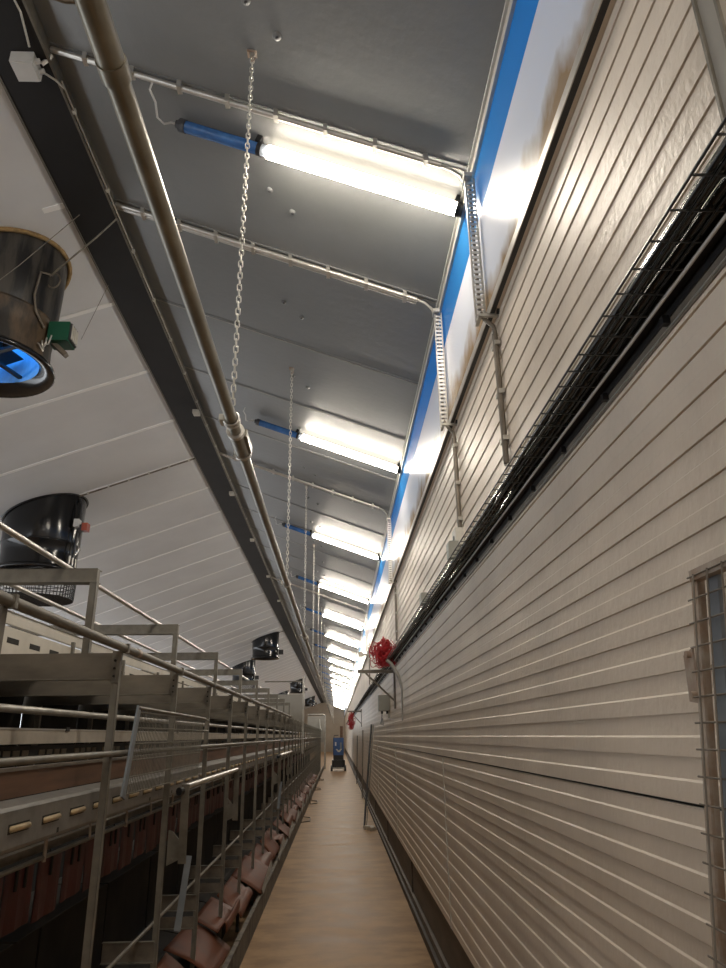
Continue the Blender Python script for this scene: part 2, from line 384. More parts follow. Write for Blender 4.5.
for i, (x, z, r) in enumerate([(.619, 2.476, .0070), (.640, 2.478, .009), (.658, 2.479, .010), (.680, 2.478, .010), (.662, 2.500, .009), (.640, 2.498, .008), (.699, 2.482, .009), (.692, 2.504, .010)]):
    pts = []; y = Y0 + .1; rr = random.Random(i)
    while y < 58:
        pts.append((x + rr.uniform(-.008, .008) * (.3 if x > .69 else 1), y, z + rr.uniform(-.001, .004))); y += .45
    b = MB(); b.tube(pts, r, M['blackcable'], 7); o = b.build('black_cable')
    tag(o, 'one of the glossy black cables bundled along the wall tray', 'cable', 'black cables in the wall tray')
b = MB(); y = Y0 + .4
def tbox(y, z, sx, sy, sz, m, label, name='junction_box'):
    t = thing(name, label, 'electrical box', (0, y, z))
    b = MB(); b.box(.60, .60 + sx, -sy, sy, -sz, sz, m); b.build('body', t)
    b = MB(); b.box(.595, .60, -sy * .92, sy * .92, -sz * .92, sz * .92, m); b.build('lid', t)
    b = MB()
    for i in (-.6, 0, .6): b.tube([(.60 + sx, i * sy, -.2 * sz), (.60 + sx + .03, i * sy, -.2 * sz)], .012, M['black'], 8)
    b.build('cable_gland', t)
tbox(3.62, 2.535, .05, .045, .045, M['grey_box'], 'grey junction box on the cable tray just past the second cable riser')
tbox(4.95, 2.52, .05, .05, .04, M['grey_box'], 'second grey junction box further along the cable tray, before the red twine')

# tall cover strip on the upper wall
b = MB(); b.box(.700, .72, .862, .925, 2.56, 3.37, M['part_panel']); b.box(.694, .70, .918, .925, 2.56, 3.37, M['galv']); b.box(.694, .70, .862, .869, 2.56, 3.37, M['galv'])
tag(b.build('cover_strip', origin=(.71, .89, 2.56)), 'vertical grey metal cover strip over the panel joint above the cable tray', 'cover strip')

# ------------------------------------------------------------------ hanging pipe and chains
PX, PZ = -.41, 2.755
t = thing('hanging_pipe', 'long grey steel pipe hanging on chains under the ceiling', 'pipe', (PX, 0, 0))
b = MB(); b.tube([(0, -1, PZ), (0, .955, PZ)], .0255, M['pipe'], 20); b.tube([(0, .94, PZ), (0, 70, PZ)], .0235, M['pipe'], 20); b.build('tube', t)
b = MB(); b.tube([(0, .925, PZ), (0, .962, PZ)], .0285, M['pipe'], 20); b.build('socket', t)
b = MB(); b.tube([(-.024, .82, PZ), (-.042, .82, PZ), (-.062, .815, PZ + .002)], .004, M['galv_dk'], 6); b.build('screw', t)
for k in range(12):
    y = 2.66 + 6.1 * k
    b = MB(); b.tube([(0, y - .11, PZ), (0, y + .11, PZ)], .031, M['pipe'], 20)
    for e in (-.11, .11): b.tube([(0, y + e - .012, PZ), (0, y + e + .012, PZ)], .036, M['steel_lt'], 20)
    b.box(.02, .042, y - .09, y + .09, PZ - .012, PZ + .02, M['pipe']); b.build('coupling', t)
def link_mesh(b, c, ax, L=.036, w=.018, r=.0029):
    pts = []
    for k in range(10):
        a = 2 * PI * k / 10; h = math.cos(a) * w / 2; v = math.sin(a) * w / 2 + (L / 2 - w / 2 if math.sin(a) > 0 else -(L / 2 - w / 2))
        pts.append((c[0] + h * ax[0], c[1] + h * ax[1], c[2] + v))
    b.tube(pts, r, M['chain'], 5, closed=True)
ztop = zR(PX) - .03
ch0 = thing('hanging_chain', 'large pale link chain hanging in front of the first lamp', 'chain', (PX, 2.44, 0), 'chains holding the ceiling pipe')
b = MB(); z = ztop - .02; i = 0
while z > PZ + .055:
    link_mesh(b, (0, 0, z), ((1, 0), (0, 1))[i % 2]); z -= .0295; i += 1
b.build('links', ch0)
b = MB(); b.box(-.012, .012, -.012, .012, ztop, ztop + .034, M['steel_lt']); b.tube([(0, 0, ztop + .01), (.012, 0, ztop - .005), (.008, 0, ztop - .02), (-.006, 0, ztop - .022)], .004, M['rust'], 6); b.box(-.025, .025, -.02, .02, ztop + .022, ztop + .03, M['rust']); b.build('ceiling_hook', ch0)
b = MB()
for e in (-.012, .012):
    pts = [(.029 * math.cos(a), e, PZ + .029 * math.sin(a)) for a in [2 * PI * k / 16 for k in range(16)]]; b.tube(pts, .005, M['steel_lt'], 6, closed=True)
b.box(-.006, .006, -.02, .02, PZ + .026, PZ + .052, M['steel_lt']); b.box(-.045, -.028, -.03, .03, PZ - .012, PZ + .012, M['white_dirty']); b.build('pipe_clamp', ch0)
for k in range(1, 22):
    copy_tree(ch0, (PX, 2.44 + 3.05 * k, 0), f'{nth(k + 1)} chain holding up the ceiling pipe, counted along the aisle', 'chains holding the ceiling pipe')

# ------------------------------------------------------------------ ridge cable, junction box, stay wires
t = thing('ridge_cable', 'thin grey cable clipped along the edge of the black ridge beam', 'cable', (0, 0, 0))
b = MB(); b.tube([(-1.538, y, 5.052 + .002 * math.sin(y * 5)) for y in [2.9 + i * .5 for i in range(120)]], .006, M['steel'], 6)
b.tube([(-1.62, 1.6, 5.038), (-1.61, 2.2, 5.036), (-1.59, 2.5, 5.038), (-1.62, 2.68, 5.03)], .006, M['white_dirty'], 6)
b.tube([(-1.60, 2.83, 5.025), (-1.56, 2.88, 5.034), (-1.538, 2.95, 5.052)], .006, M['white_dirty'], 6); b.build('sheath', t)
for k in range(60):
    b = MB(); y = 3.1 + k * .62; b.box(-1.548, -1.528, y - .012, y + .012, 5.042, 5.064, M['white_dirty']); b.build('clip', t)
    if y > 30: break
for k, y in enumerate((7.05, 9.8, 12.4, 15.5, 18.5)):
    b = MB(); b.box(-1.60, -1.53, -.05, .05, -.02, .02, M['white_dirty']); o = b.build('beam_bracket', origin=(0, 0, 0)); o.location = (-.018, y, 5.025)
    tag(o, f'{nth(k + 1)} small white bracket under the right edge of the ridge beam', 'bracket', 'white brackets on the ridge beam')
t = thing('junction_box', 'square white junction box on the black ridge beam at the near end of the conduit', 'electrical box', (-1.675, 2.78, 5.01))
b = MB(); b.box(-.06, .06, -.06, .06, -.035, .035, M['white']); b.build('body', t)
b = MB(); b.box(-.056, .056, -.056, .056, -.043, -.035, M['white']); b.build('lid', t)
for e in (-.03, .03):
    b = MB(); b.tube([(.06, e, 0), (.085, e, .005)], .014, M['white'], 10); b.build('gland', t)
b = MB(); b.tube([(.08, .0, .02), (.12, -.01, .05), (.13, -.012, .07)], .012, M['steel_lt'], 8); b.build('conduit_end', t)

# ------------------------------------------------------------------ fans
def fan(x, y, label, zb, worn=False, r=.46, open_top=False, basket=True):
    t = thing('ventilation_chimney', label, 'ventilation duct', (x, y, 0))
    body = M['fan_worn'] if worn else M['fan_gloss']; low = M['fan_dust'] if worn else M['fan_gloss']
    ztop = zL(x + r) + (.12 if open_top else .02); zm = zb + .34
    b = MB(); b.lathe((0, 0, 0), [(r * .955, zm), (r * .97, zm + .02), (r * .985, zm + .3), (r, ztop)], body, 48); b.build('duct', t)
    b = MB(); b.lathe((0, 0, 0), [(r * .955, zb + .03), (r * .94, zb + .2), (r * .96, zm - .01), (r * .985, zm), (r * .985, zm + .02), (r * .955, zm + .02)], low, 48); b.build('fan_housing', t)
    b = MB(); b.lathe((0, 0, 0), [(r * .93, zb + .05), (r * .96, zb + .05), (r * 1.05, zb + .02), (r * 1.06, zb), (r * 1.03, zb - .015), (r * .86, zb + .02), (r * .80, zb + .06)], M['fan_gloss'], 48); b.build('inlet_ring', t)
    b = MB(); b.lathe((0, 0, 0), [(r * .80, zb + .06), (r * .84, zb + .15), (r * .9, ztop)], M['duct_in'] if open_top else M['black'], 48); b.build('liner', t)
    n = 48; b = MB(); pts = []
    for k in range(n):
        a = 2 * PI * k / n; px = (r + .012) * math.cos(a); pts.append((px, (r + .012) * math.sin(a), zL(x + px) - .012))
    if worn: b.tube(pts, .017, M['foam'], 6, closed=True); b.build('foam_seal', t)
    else: b.tube(pts, .010, M['black'], 6, closed=True); b.build('seal', t)
    # fan hub, blades and crossbar
    b = MB(); b.lathe((0, 0, 0), [(.001, zb + .12), (.09, zb + .12), (.10, zb + .15), (.10, zb + .26), (.001, zb + .27)], M['black'], 20); hub = b.build('hub', t)
    for k in range(5):
        a = 2 * PI * k / 5 + .3; b = MB(); R_ = Matrix.Rotation(a, 3, 'Z')
        pr = [Vector((.09, -.05, zb + .24)), Vector((r * .80, -.09, zb + .26)), Vector((r * .80, .06, zb + .20)), Vector((.09, .04, zb + .2))]
        vs = [R_ @ p for p in pr] + [R_ @ (p + Vector((0, 0, .006))) for p in pr]
        b.add(vs, [(3, 2, 1, 0), (4, 5, 6, 7), (0, 1, 5, 4), (1, 2, 6, 5), (2, 3, 7, 6), (3, 0, 4, 7)], M['black']); b.build('blade', hub)
    b = MB(); b.bar((-r * .78, .15, zb + .09), (r * .78, -.15, zb + .09), .03, .02, M['black']); b.bar((.1, r * .8, zb + .10), (-.1, -r * .8, zb + .10), .03, .02, M['black']); b.build('motor_bar', t)
    if basket:
        b = MB(); rb = r * 1.0
        for k in range(64):
            a = 2 * PI * k / 64; b.tube([(rb * math.cos(a), rb * math.sin(a), zb), (rb * .97 * math.cos(a), rb * .97 * math.sin(a), zb - .33)], .004, M['black'], 4, cap=False)
        for i in range(8):
            z = zb - i * .047; q = rb * (1 - .03 * i / 7); b.tube([(q * math.cos(2 * PI * k / 40), q * math.sin(2 * PI * k / 40), z) for k in range(40)], .0045, M['black'], 4, closed=True)
        for i in range(-10, 11):
            c = i * .042; h = math.sqrt(max(0, (rb * .97) ** 2 - c * c))
            b.tube([(c, -h, zb - .33), (c, h, zb - .33)], .004, M['black'], 4, cap=False); b.tube([(-h, c, zb - .33), (h, c, zb - .33)], .004, M['black'], 4, cap=False)
        b.build('mesh_basket', t)
    return t
f1 = fan(HX, HY, 'worn black ventilation chimney with tan sealed rim, green motor box and blue daylight inside', 4.07, True, .445, True, False)
b = MB(); b.box(.44, .585, -.06, .08, 4.25, 4.40, M['green']); b.box(.585, .60, -.05, .07, 4.26, 4.39, M['darkcap'])
for i in range(4): b.box(.60, .606, -.045 + i * .03, -.03 + i * .03, 4.27, 4.38, M['white_dirty'])
b.build('motor_box', f1)
b = MB(); b.bar((.40, 0, 4.32), (.56, .02, 4.17), .05, .03, M['galv_dk']); b.build('bracket', f1)
b = MB()
for i in range(4): b.tube([(.40 + .03 * i, -.1, 4.2 + .02 * i), (.43 + .02 * i, -.13, 4.17), (.45, -.1, 4.13 + .02 * i)], .006, M['steel_lt'], 5)
b.build('loose_wires', f1)
b = MB(); pts = [(.452 + .045 * math.cos(a), -.12, 4.70 + .06 * math.sin(a)) for a in [2 * PI * k / 18 for k in range(18)]]; b.tube(pts, .006, M['galv_dk'], 6, closed=True)
b.tube([(.445, -.13, 4.74), (.40, -.22, 4.70), (.39, -.23, 4.5), (.40, -.2, 4.40), (.43, -.1, 4.32)], .008, M['galv_dk'], 6); b.build('cable_loop', f1)
f2 = fan(-3.76, 8.62, 'glossy black ventilation chimney with wire basket above the nearest upper frame', 3.56, False, .475)
b = MB(); b.tube([(.44, -.12, 4.52), (.50, -.14, 4.42), (.50, -.14, 4.2), (.47, -.12, 3.9), (.46, -.1, 3.65)], .014, M['darkcap'], 8); b.tube([(.42, -.18, 4.5), (.46, -.2, 4.3), (.455, -.2, 3.7)], .010, M['blackcable'], 8); b.build('cable', f2)
b = MB(); b.box(.46, .52, -.24, -.14, 4.10, 4.20, M['white']); b.build('switch_box', f2)
b = MB(); b.box(.55, .62, -.2, -.1, 4.06, 4.16, M['redorange']); b.box(.50, .56, -.19, -.11, 4.06, 4.14, M['darkcap']); b.build('isolator', f2)
b = MB()
for k in range(3):
    b.tube([(.475, -.05 - .1 * k, 3.72), (.475, -.05 - .1 * k, 3.62)], .012, M['steel_lt'], 6)
b.build('spring_clip', f2)
LB = {24.3: 'smaller black ventilation chimney on the pale ceiling in the middle distance, beside the ridge beam', 44.3: 'small far black ventilation chimney above the tall partition post', 64.3: 'farthest black ventilation chimney near the end of the ridge beam',
      28.6: 'dark ventilation chimney low behind the upper frames, under the middle-distance one', 48.6: 'small far dark ventilation chimney low on the pale ceiling'}
for x, ys in ((HX, (24.3, 44.3, 64.3)), (-3.76, (28.6, 48.6))):
    for y in ys:
        f = fan(x, y, LB[y], 4.12 if x > -3 else 3.62, False, .46, False, x < -3)
        b = MB(); b.box(.46, .62, -.1, .06, 4.25 if x > -3 else 3.75, 4.4 if x > -3 else 3.9, M['black']); b.build('motor_box', f)
        b = MB(); b.box(.38, .40, -.28, -.22, 4.3 if x > -3 else 3.8, 4.36 if x > -3 else 3.86, M['white']); b.build('switch', f)
# left ceiling conduit to the glossy chimney
t = thing('ceiling_conduit', 'dark thin conduit on the pale ceiling slope running to the glossy chimney', 'conduit', (0, 8.47, 0))
b = MB(); b.tube([(-1.86, 0, zL(-1.86) - .02), (-3.30, 0, zL(-3.30) - .02)], .010, M['galv_dk'], 6); b.build('pipe', t)
for i in range(6):
    x = -1.95 - i * .25; b = MB(); b.box(x - .01, x + .01, -.016, .016, zL(x) - .034, zL(x), M['white_dirty']); b.build('clip', t)
t = thing('ceiling_conduit', 'short conduit on the pale ceiling beside the middle-distance chimney', 'conduit', (0, 24.3, 0))
b = MB(); b.tube([(-1.86, 0, zL(-1.86) - .02), (-2.03, 0, zL(-2.03) - .02)], .012, M['galv_dk'], 6); b.build('pipe', t)
# stay ropes
def wire(pts, r, m, label, name='stay_wire'):
    b = MB(); b.tube(pts, r, m, 6); tag(b.build(name, origin=pts[0]), label, 'wire')
wire([(-1.548, 3.98, 5.05), (-1.70, 4.04, 4.93), (-1.90, 4.12, 4.80), (-2.04, 4.20, 4.735)], .0065, M['galv'], 'grey cord from the ridge beam to the worn chimney, ending at a loop', 'cord')
wire([(-1.80, 3.95, 5.05), (-2.10, 3.86, 4.55), (-2.42, 3.80, 4.12)], .0025, M['galv'], 'thin wire slanting across the front of the worn chimney')
wire([(-1.85, 4.75, 5.045), (-1.99, 4.72, 4.52)], .002, M['galv'], 'thin wire from the ridge beam down to the green motor box')

# ------------------------------------------------------------------ aviary bays
AX = -.88; PY = [1.83 + 1.042 * k for k in range(0, 35)]
bay0 = thing('aviary_bay', '', 'aviary bay', (AX, PY[0], 0), 'aviary bays along the aisle')
b = MB(); b.box(.006, .009, -.0, .026, 0, 1.93, M['galv']); b.box(-.018, .009, -.0, .003, 0, 1.93, M['galv']); b.build('post', bay0)
b = MB(); b.box(-1.15, -1.12, 0, .03, 0, 1.93, M['galv_dk']); b.build('rear_post', bay0)
b = MB(); b.box(-1.25, .002, -.006, -.002, 1.822, 1.925, M['shelf_board']); b.box(-1.25, .0, -.002, .03, 1.822, 1.826, M['shelf_board']); b.box(-1.25, .0, -.014, -.006, 1.822, 1.828, M['galv']); b.build('cross_board', bay0)
b = MB(); b.box(-.022, .012, -.010, -.006, 1.81, 1.932, M['galv'])
cb = b.build('corner_bracket', bay0)
for z in (1.835, 1.865, 1.895): b = MB(); b.tube([(-.008, -.010, z), (-.008, -.014, z)], .005, M['slot'], 8); b.build('bolt', cb)
b = MB(); b.box(-1.25, -.74, .036, 1.015, 1.93, 1.936, M['shelf_board']); b.build('upper_deck', bay0)
b = MB(); b.box(-.25, -.003, -.004, 0, .60, .685, M['galv_dk']); b.box(-.25, -.003, -.02, 0, .595, .60, M['galv']); b.box(-.25, -.003, -.02, 0, .681, .685, M['galv']); b.build('tread_plate', bay0)
b = MB(); b.box(-.25, -.01, -.004, .0, .50, .565, M['galv_dk']); b.box(-.25, -.01, -.02, 0, .50, .505, M['galv']); b.build('lower_plate', bay0)
b = MB(); b.box(-.56, -.55, 0, 1.015, .2, 1.42, M['dark']); b.box(-.55, -.25, 0, 1.015, .93, .935, M['dark']); b.build('nest_shade_back', bay0)  # near-black sheets paint the shade inside the nests
b = MB(); b.box(-1.24, -1.23, 0, 1.015, 0, 1.92, M['dark']); b.build('rear_shade_panel', bay0)  # dark sheet in place of the shaded depth behind the trough
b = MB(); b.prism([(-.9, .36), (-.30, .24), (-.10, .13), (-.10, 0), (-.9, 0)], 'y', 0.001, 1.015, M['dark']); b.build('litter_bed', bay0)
b = MB(); n = 12
b.prism([(.135, 0), (.15, 0), (.15, .175), (.135, .175)], 'y', 0.002, 1.015, M['ledge']); b.box(.118, .153, .002, 1.015, .175, .185, M['ledge']); b.build('ledge_board', bay0)
for j in range(4):
    b = MB(); y0 = .02 + j * .258; w = .225 + .012 * (j % 3); z0 = .985 + .012 * (j % 2); rr = random.Random(j); vs = []; fs = []
    for i in range(7):
        for q in range(4):
            yy = y0 + w * i / 6 + (.012 * math.sin(j * 2.1) * (3 - q) / 3); zz = 1.185 - (1.185 - z0) * q / 3; xx = -.215 + .004 * math.sin(i * 1.7 + j) * q / 3
            vs.append((xx, yy, zz))
    for i in range(6):
        for q in range(3): fs.append((i * 4 + q, i * 4 + q + 1, i * 4 + q + 5, i * 4 + q + 4))
    nv = len(vs); vs2 = [(x - .004, y, z) for x, y, z in vs]
    b.add(vs + vs2, fs + [tuple(nv + i for i in f[::-1]) for f in fs], M['flap'])
    for i in ((2, 4) if j % 2 else (3,)):
        yy = y0 + w * i / 6; b.box(-.2155, -.207, yy - .006, yy + .006, 1.12, 1.19, M['slot'])
    b.build('nest_flap', bay0)
b = MB(); b.tube([(-.2, .5, 1.29), (-.2, .505, 1.24), (-.195, .5, 1.2), (-.215, .5, 1.185)], .006, M['rust'], 6); b.tube([(-.2, .02, 1.29), (-.2, .02, 1.18)], .007, M['rust'], 6); b.build('hanger', bay0)
bay0['label'] = 'nearest aviary bay at the picture edge, its post leaving the frame'
for k in range(1, len(PY)):
    lab = f'{nth(k + 1)} bay of the galvanized aviary, counted along the aisle from the near end'
    copy_tree(bay0, (AX, PY[k], 0), lab, 'aviary bays along the aisle')
YE = PY[-1] + 1.04
# long members along the aviary
def longt(name, label, cat, fn, origin=(0, 0, 0)):
    b = MB(); fn(b); return tag(b.build(name), label, cat)
def hr(b):
    b.tube([(-.862, .9, 1.945), (-.862, 13.4, 1.945)], .0165, M['galv'], 12)
    for y in PY[:12]: b.box(-.874, -.844, y + .005, y + .022, 1.926, 1.963, M['galv'])
    b.tube([(-.862, 3.05, 1.945), (-.862, 3.09, 1.945)], .0185, M['rust'], 12)
longt('handrail', 'thick galvanized tube rail fixed along the tops of the aviary posts', 'rail', hr)
longt('middle_rail', 'long thin rail along the aviary fronts just above the brown plank', 'rail', lambda b: b.tube([(-.862, 1.0, 1.548), (-.862, YE, 1.548)], .011, M['galv'], 10))
longt('drinker_pipe', 'pale round pipe running inside the aviary above the beige trough', 'pipe', lambda b: b.tube([(-1.25, .8, 1.715), (-1.25, YE, 1.715)], .015, M['steel'], 12))
def tr(b):
    b.box(-1.40, -1.395, .8, YE, 1.585, 1.648, M['beige']); b.box(-1.42, -1.393, .8, YE, 1.645, 1.652, M['steel_lt']); b.box(-1.50, -1.40, .8, YE, 1.585, 1.59, M['beige']); b.box(-1.50, -1.495, .8, YE, 1.585, 1.648, M['beige'])
    y = 1.2
    while y < YE: b.box(-1.394, -1.390, y, y + .05, 1.64, 1.662, M['black']); y += 1.3
longt('feed_trough', 'long beige feed trough inside the aviary, below the drinker pipe', 'trough', tr)
def sl(b):
    b.box(-1.52, -1.515, .8, YE, 1.50, 1.575, M['black']); y = .9; i = 0
    while y < YE:
        if i % 5 != 3: b.box(-1.514, -1.511, y, y + .07, 1.53, 1.555, M['beige'])
        y += .10; i += 1
longt('slotted_strip', 'black strip with pale slots below the beige trough', 'strip', sl)
def pk(b):
    b.box(-1.01, -.99, .8, YE, 1.436, 1.512, M['wood']); b.box(-1.02, -.985, .8, YE, 1.512, 1.522, M['galv_dk'])
longt('brown_plank', 'long brown wooden plank along the aviary front above the slotted channel', 'plank', pk)
def chn(b):
    prof = [(-.985, 1.434), (-.934, 1.422), (-.926, 1.412), (-.926, 1.314), (-.932, 1.302), (-.97, 1.302), (-.97, 1.306), (-.936, 1.308), (-.931, 1.318), (-.931, 1.408), (-.985, 1.428)]
    y = .8
    while y < YE:
        e = min(y + 3.126, YE); b.prism(prof, 'y', y + .002, e - .002, M['channel']); y = e
    y = 1.0
    while y < 34:
        z = 1.364
        b.box(-.9262, -.9252, y - .005, y + .135, z - .013, z + .013, M['slot'])
        b.tube([(-.925, y, z), (-.9225, y + .006, z), (-.9225, y + .124, z), (-.925, y + .13, z)], [.004, .009, .009, .004], M['gold'], 8)
        if int(y * 10) % 4 == 0: b.box(-.926, -.925, y + .13, y + .145, z - .05, z - .035, M['slot'])
        y += .238
longt('slotted_channel', 'long galvanized channel with a row of tan slots along the aviary front', 'channel', chn)
def nr(b):
    b.tube([(-1.085, .8, 1.195), (-1.085, YE, 1.195)], .009, M['galv'], 8)
    b.box(-1.13, -1.10, .8, YE, 1.232, 1.238, M['galv_dk']); b.box(-1.13, -1.126, .8, YE, 1.20, 1.238, M['galv_dk'])
longt('nest_flap_rail', 'thin steel rail above the dark red nest flaps', 'rail', nr)
longt('perch_pole', 'long slim pale pole inside the lower aviary above the tread plates', 'pole', lambda b: b.tube([(-.955, 1.5, .705), (-.955, YE, .705)], .009, M['galv'], 10))
# cream slotted plate behind the upper rail
def wp(b):
    b.box(-1.62, -1.60, .8, 18.4, 2.135, 2.19, M['white_plate']); b.box(-1.61, -1.595, .8, 18.4, 1.94, 2.12, M['white_plate']); b.box(-1.63, -1.597, .8, 18.4, 2.19, 2.196, M['galv'])
    y = 1.1
    while y < 18.3:
        b.box(-1.5955, -1.594, y, y + .13, 2.045, 2.072, M['slot']); y += .26
        if int(y / .26) % 4 == 0: b.box(-1.598, -1.58, y + .05, y + .075, 1.94, 2.15, M['galv'])
longt('cream_slotted_plate', 'cream plate with dark slots behind the handrail on the upper tier', 'plate', wp)
# upper frames
uf0 = thing('upper_frame', '', 'frame', (-1.1, 3.15 - 1.69, 1.936), 'upper frames on top of the aviary')
b = MB(); b.box(-.03, 0, 0, .004, 0, .40, M['galv']); b.box(-.004, 0, 0, .035, 0, .40, M['galv']); b.build('post', uf0)
b = MB(); b.box(-.03, 0, 0, .03, 0, .40, M['galv'],); b2 = b; b = MB(); b.box(-1.28, -1.25, 0, .03, -.3, .40, M['galv_dk']); b.build('rear_post', uf0)
b = MB(); b.box(-1.28, .0, -.004, 0, .338, .402, M['galv']); b.box(-1.28, 0, -.004, .06, .398, .402, M['galv']); b.box(-1.28, 0, .0, .06, .338, .343, M['galv']); b.build('crossbeam', uf0)
UY = [3.15 + 1.69 * k for k in range(-1, 9)]
uf0['label'] = 'upper frame nearest the camera, mostly outside the picture'
for k in range(1, len(UY)):
    copy_tree(uf0, (-1.1, UY[k], 1.936), f'{nth(k)} upper frame in view on top of the aviary, counted from the near end', 'upper frames on top of the aviary')
for x, lb in ((-1.25, 'bright steel perch rail on the upper frames nearest the aisle'), (-1.67, 'second bright steel perch rail from the aisle on the upper frames'), (-2.09, 'third bright steel perch rail from the aisle on the upper frames')):
    b = MB(); b.tube([(x, .9, 2.350), (x, 18.0, 2.350)], .0125, M['steel_lt'], 10); tag(b.build('perch_rail'), lb, 'rail')
# mesh panel leaning on the front
t = thing('wire_mesh_panel', 'small steel mesh panel with a grey flat bar on the aviary front', 'mesh panel', (-.835, 3.0, 0))
b = MB(); b.bar((0, -.04, 1.385), (0, .075, 1.725), .045, .008, M['bluegrey'], (1, 0, 0)); b.build('flat_bar', t)
b = MB()
for i in range(6):
    z = 1.395 + i * .062; y0 = -.03 + .115 * (z - 1.385) / .34; y1 = 1.5 + (.25 if i in (5, 4) else -.05 * i + .1); b.tube([(0, y0, z), (0, y1, z - .0)], .0038, M['galv'], 5)
b.tube([(0, .07, 1.722), (0, 1.62, 1.712)], .008, M['galv'], 6)
for i in range(58):
    y = .02 + i * .0255; b.tube([(.003, y - .02, 1.395), (.003, y + .075, 1.715)], .0016, M['galv'], 4)
b.build('wire_grid', t)
# swing bars on the lower front
def swing(y0, y1, label):
    t = thing('swing_bar', label, 'perch bar', (-.79, y0, 0), 'swing bars on the lower aviary front')
    L = y1 - y0
    b = MB(); b.tube([(0, .0, 1.365), (0, L, 1.365)], .0135, M['steel_lt'], 12); b.build('bar', t)
    for e in (0, L):
        b = MB(); b.bar((0, e, 1.375), (-.005, e + .06, 1.0), .04, .008, M['galv'], (0, 1, 0)); b.build('leg', t)
        b = MB(); b.prism([(-.085, 1.155), (-.065, 1.15), (.005, 1.075), (.005, 1.03), (-.085, .99)], 'y', e + .064, e + .07, M['galv'])
        for xx, zz in ((-.06, 1.12), (-.02, 1.05), (-.06, 1.02)): b.tube([(xx, e + .064, zz), (xx, e + .055, zz)], .007, M['galv_dk'], 8)
        b.build("hinge_plate", t)
    b = MB(); b.bar((.02, .10, 1.03), (-.01, .08, .70), .032, .005, M['bluegrey'], (0, 1, 0)); b.build('strap', t)
    b = MB(); b.tube([(-.02, -.06, 1.345), (-.01, -.04, 1.345)], .02, M['black'], 10); b.build('knob', t)
swing(3.93, 5.86, 'shiny swing bar on the lower aviary front, the nearer of two')
swing(10.1, 12.6, 'shiny swing bar on the lower aviary front, the farther of two')

# ------------------------------------------------------------------ brown mats on the ledge
def brown_mat(y, L, x0, z0, x1, z1, curl, label, seed):
    b = MB(); rr = random.Random(seed); nx, ny = 10, 8; vs = []; fs = []
    skew = rr.uniform(-.10, .10); hump = rr.uniform(.0, .02); tilt = rr.uniform(-.03, .05); x1 += rr.uniform(-.03, .02); z1 += rr.uniform(-.01, .02); L *= rr.uniform(.85, 1.08)
    for i in range(nx + 1):
        u = i / nx
        for j in range(ny + 1):
            v = j / ny
            x = x0 + (x1 - x0) * u; z = z0 + (z1 - z0) * u + hump * math.sin(u * PI) + tilt * v + .012 * math.sin(v * 4 + seed) * u
            if curl and u > .6:
                a = (u - .6) / .4; z += curl * math.sin(a * PI * .75); x -= curl * .55 * a * a
            vs.append((x, y + L * v + skew * u, z))
    for i in range(nx):
        for j in range(ny): fs.append((i * (ny + 1) + j, (i + 1) * (ny + 1) + j, (i + 1) * (ny + 1) + j + 1, i * (ny + 1) + j + 1))
    n = len(vs); top = [(x, y_, z) for x, y_, z in vs]; bot = [(x, y_, z - .006) for x, y_, z in vs]
    W = ny + 1; edge = [i for i in range(W)] + [i * W + W - 1 for i in range(1, nx + 1)] + [nx * W + j for j in range(W - 2, -1, -1)] + [i * W for i in range(nx - 1, 0, -1)]
    side = [(edge[k], edge[(k + 1) % len(edge)], n + edge[(k + 1) % len(edge)], n + edge[k]) for k in range(len(edge))]
    b.add(top + bot, fs + [tuple(n + i for i in f[::-1]) for f in fs] + side, M['mat_brown'], True)
    c = (( x0 + x1) / 2, y, z1)
    tag(b.build('brown_mat', origin=c), label, 'mat', 'brown plastic mats on the ledge')
brown_mat(3.55, 1.25, -1.0, .40, -.75, .23, 0, 'first brown mat at the bottom edge of the picture, sloping to the ledge', 1)
brown_mat(4.85, .78, -1.04, .42, -.735, .22, .0, 'second brown mat, flat and wide, below the curled one', 2)
brown_mat(5.66, .85, -1.02, .40, -.72, .24, .11, 'brown mat with a pale curled end standing up over the ledge', 3)
brown_mat(6.55, .9, -1.0, .38, -.75, .22, .03, 'brown mat just past the curled one', 4)
for k in range(20):
    brown_mat(7.5 + k * 1.0, .97, -1.02 + .03 * (k % 3), .36 + .02 * ((k * 7) % 3), -.75, .20, (0, .03, 0, .05)[k % 4], f'{nth(k + 1)} brown mat beyond the curled one\'s neighbour, along the ledge', 5 + k)
def wl(b):
    y = 8.0
    while y < 30:
        b.bar((-.728, y, .21), (-.735, y + 1.3, .27), .03, .006, M['steel']); y += 1.9
for k in range(8):
    y = 7.6 + k * 1.9; b = MB(); b.bar((0, 0, .205), (-.015, 1.1, .29), .045, .006, M['steel'], (1, 0, .4)); o = b.build('metal_strip'); o.location = (-.725, y, 0)
    tag(o, f'{nth(k + 1)} pale metal strip lying along the ledge edge beside the aisle', 'metal strip', 'metal strips on the ledge')
for k, (x, y) in enumerate(((-.565, 15.4), (-.53, 19.3), (-.55, 24.), (-.55, 29.))):
    b = MB(); b.tube([(x - .17, y - .3, .19), (x - .17, y - .3, .012), (x, y - .1, .012), (x - .01, y + .5, .012), (x - .17, y + .7, .012), (x - .17, y + .7, .25)], .011, M['galv_dk'], 6)
    tag(b.build('floor_bracket', origin=(x, y, 0)), f'{nth(k + 1)} dark bent wire foot sticking out over the concrete floor from the ledge', 'bracket', 'bent wire feet on the floor')

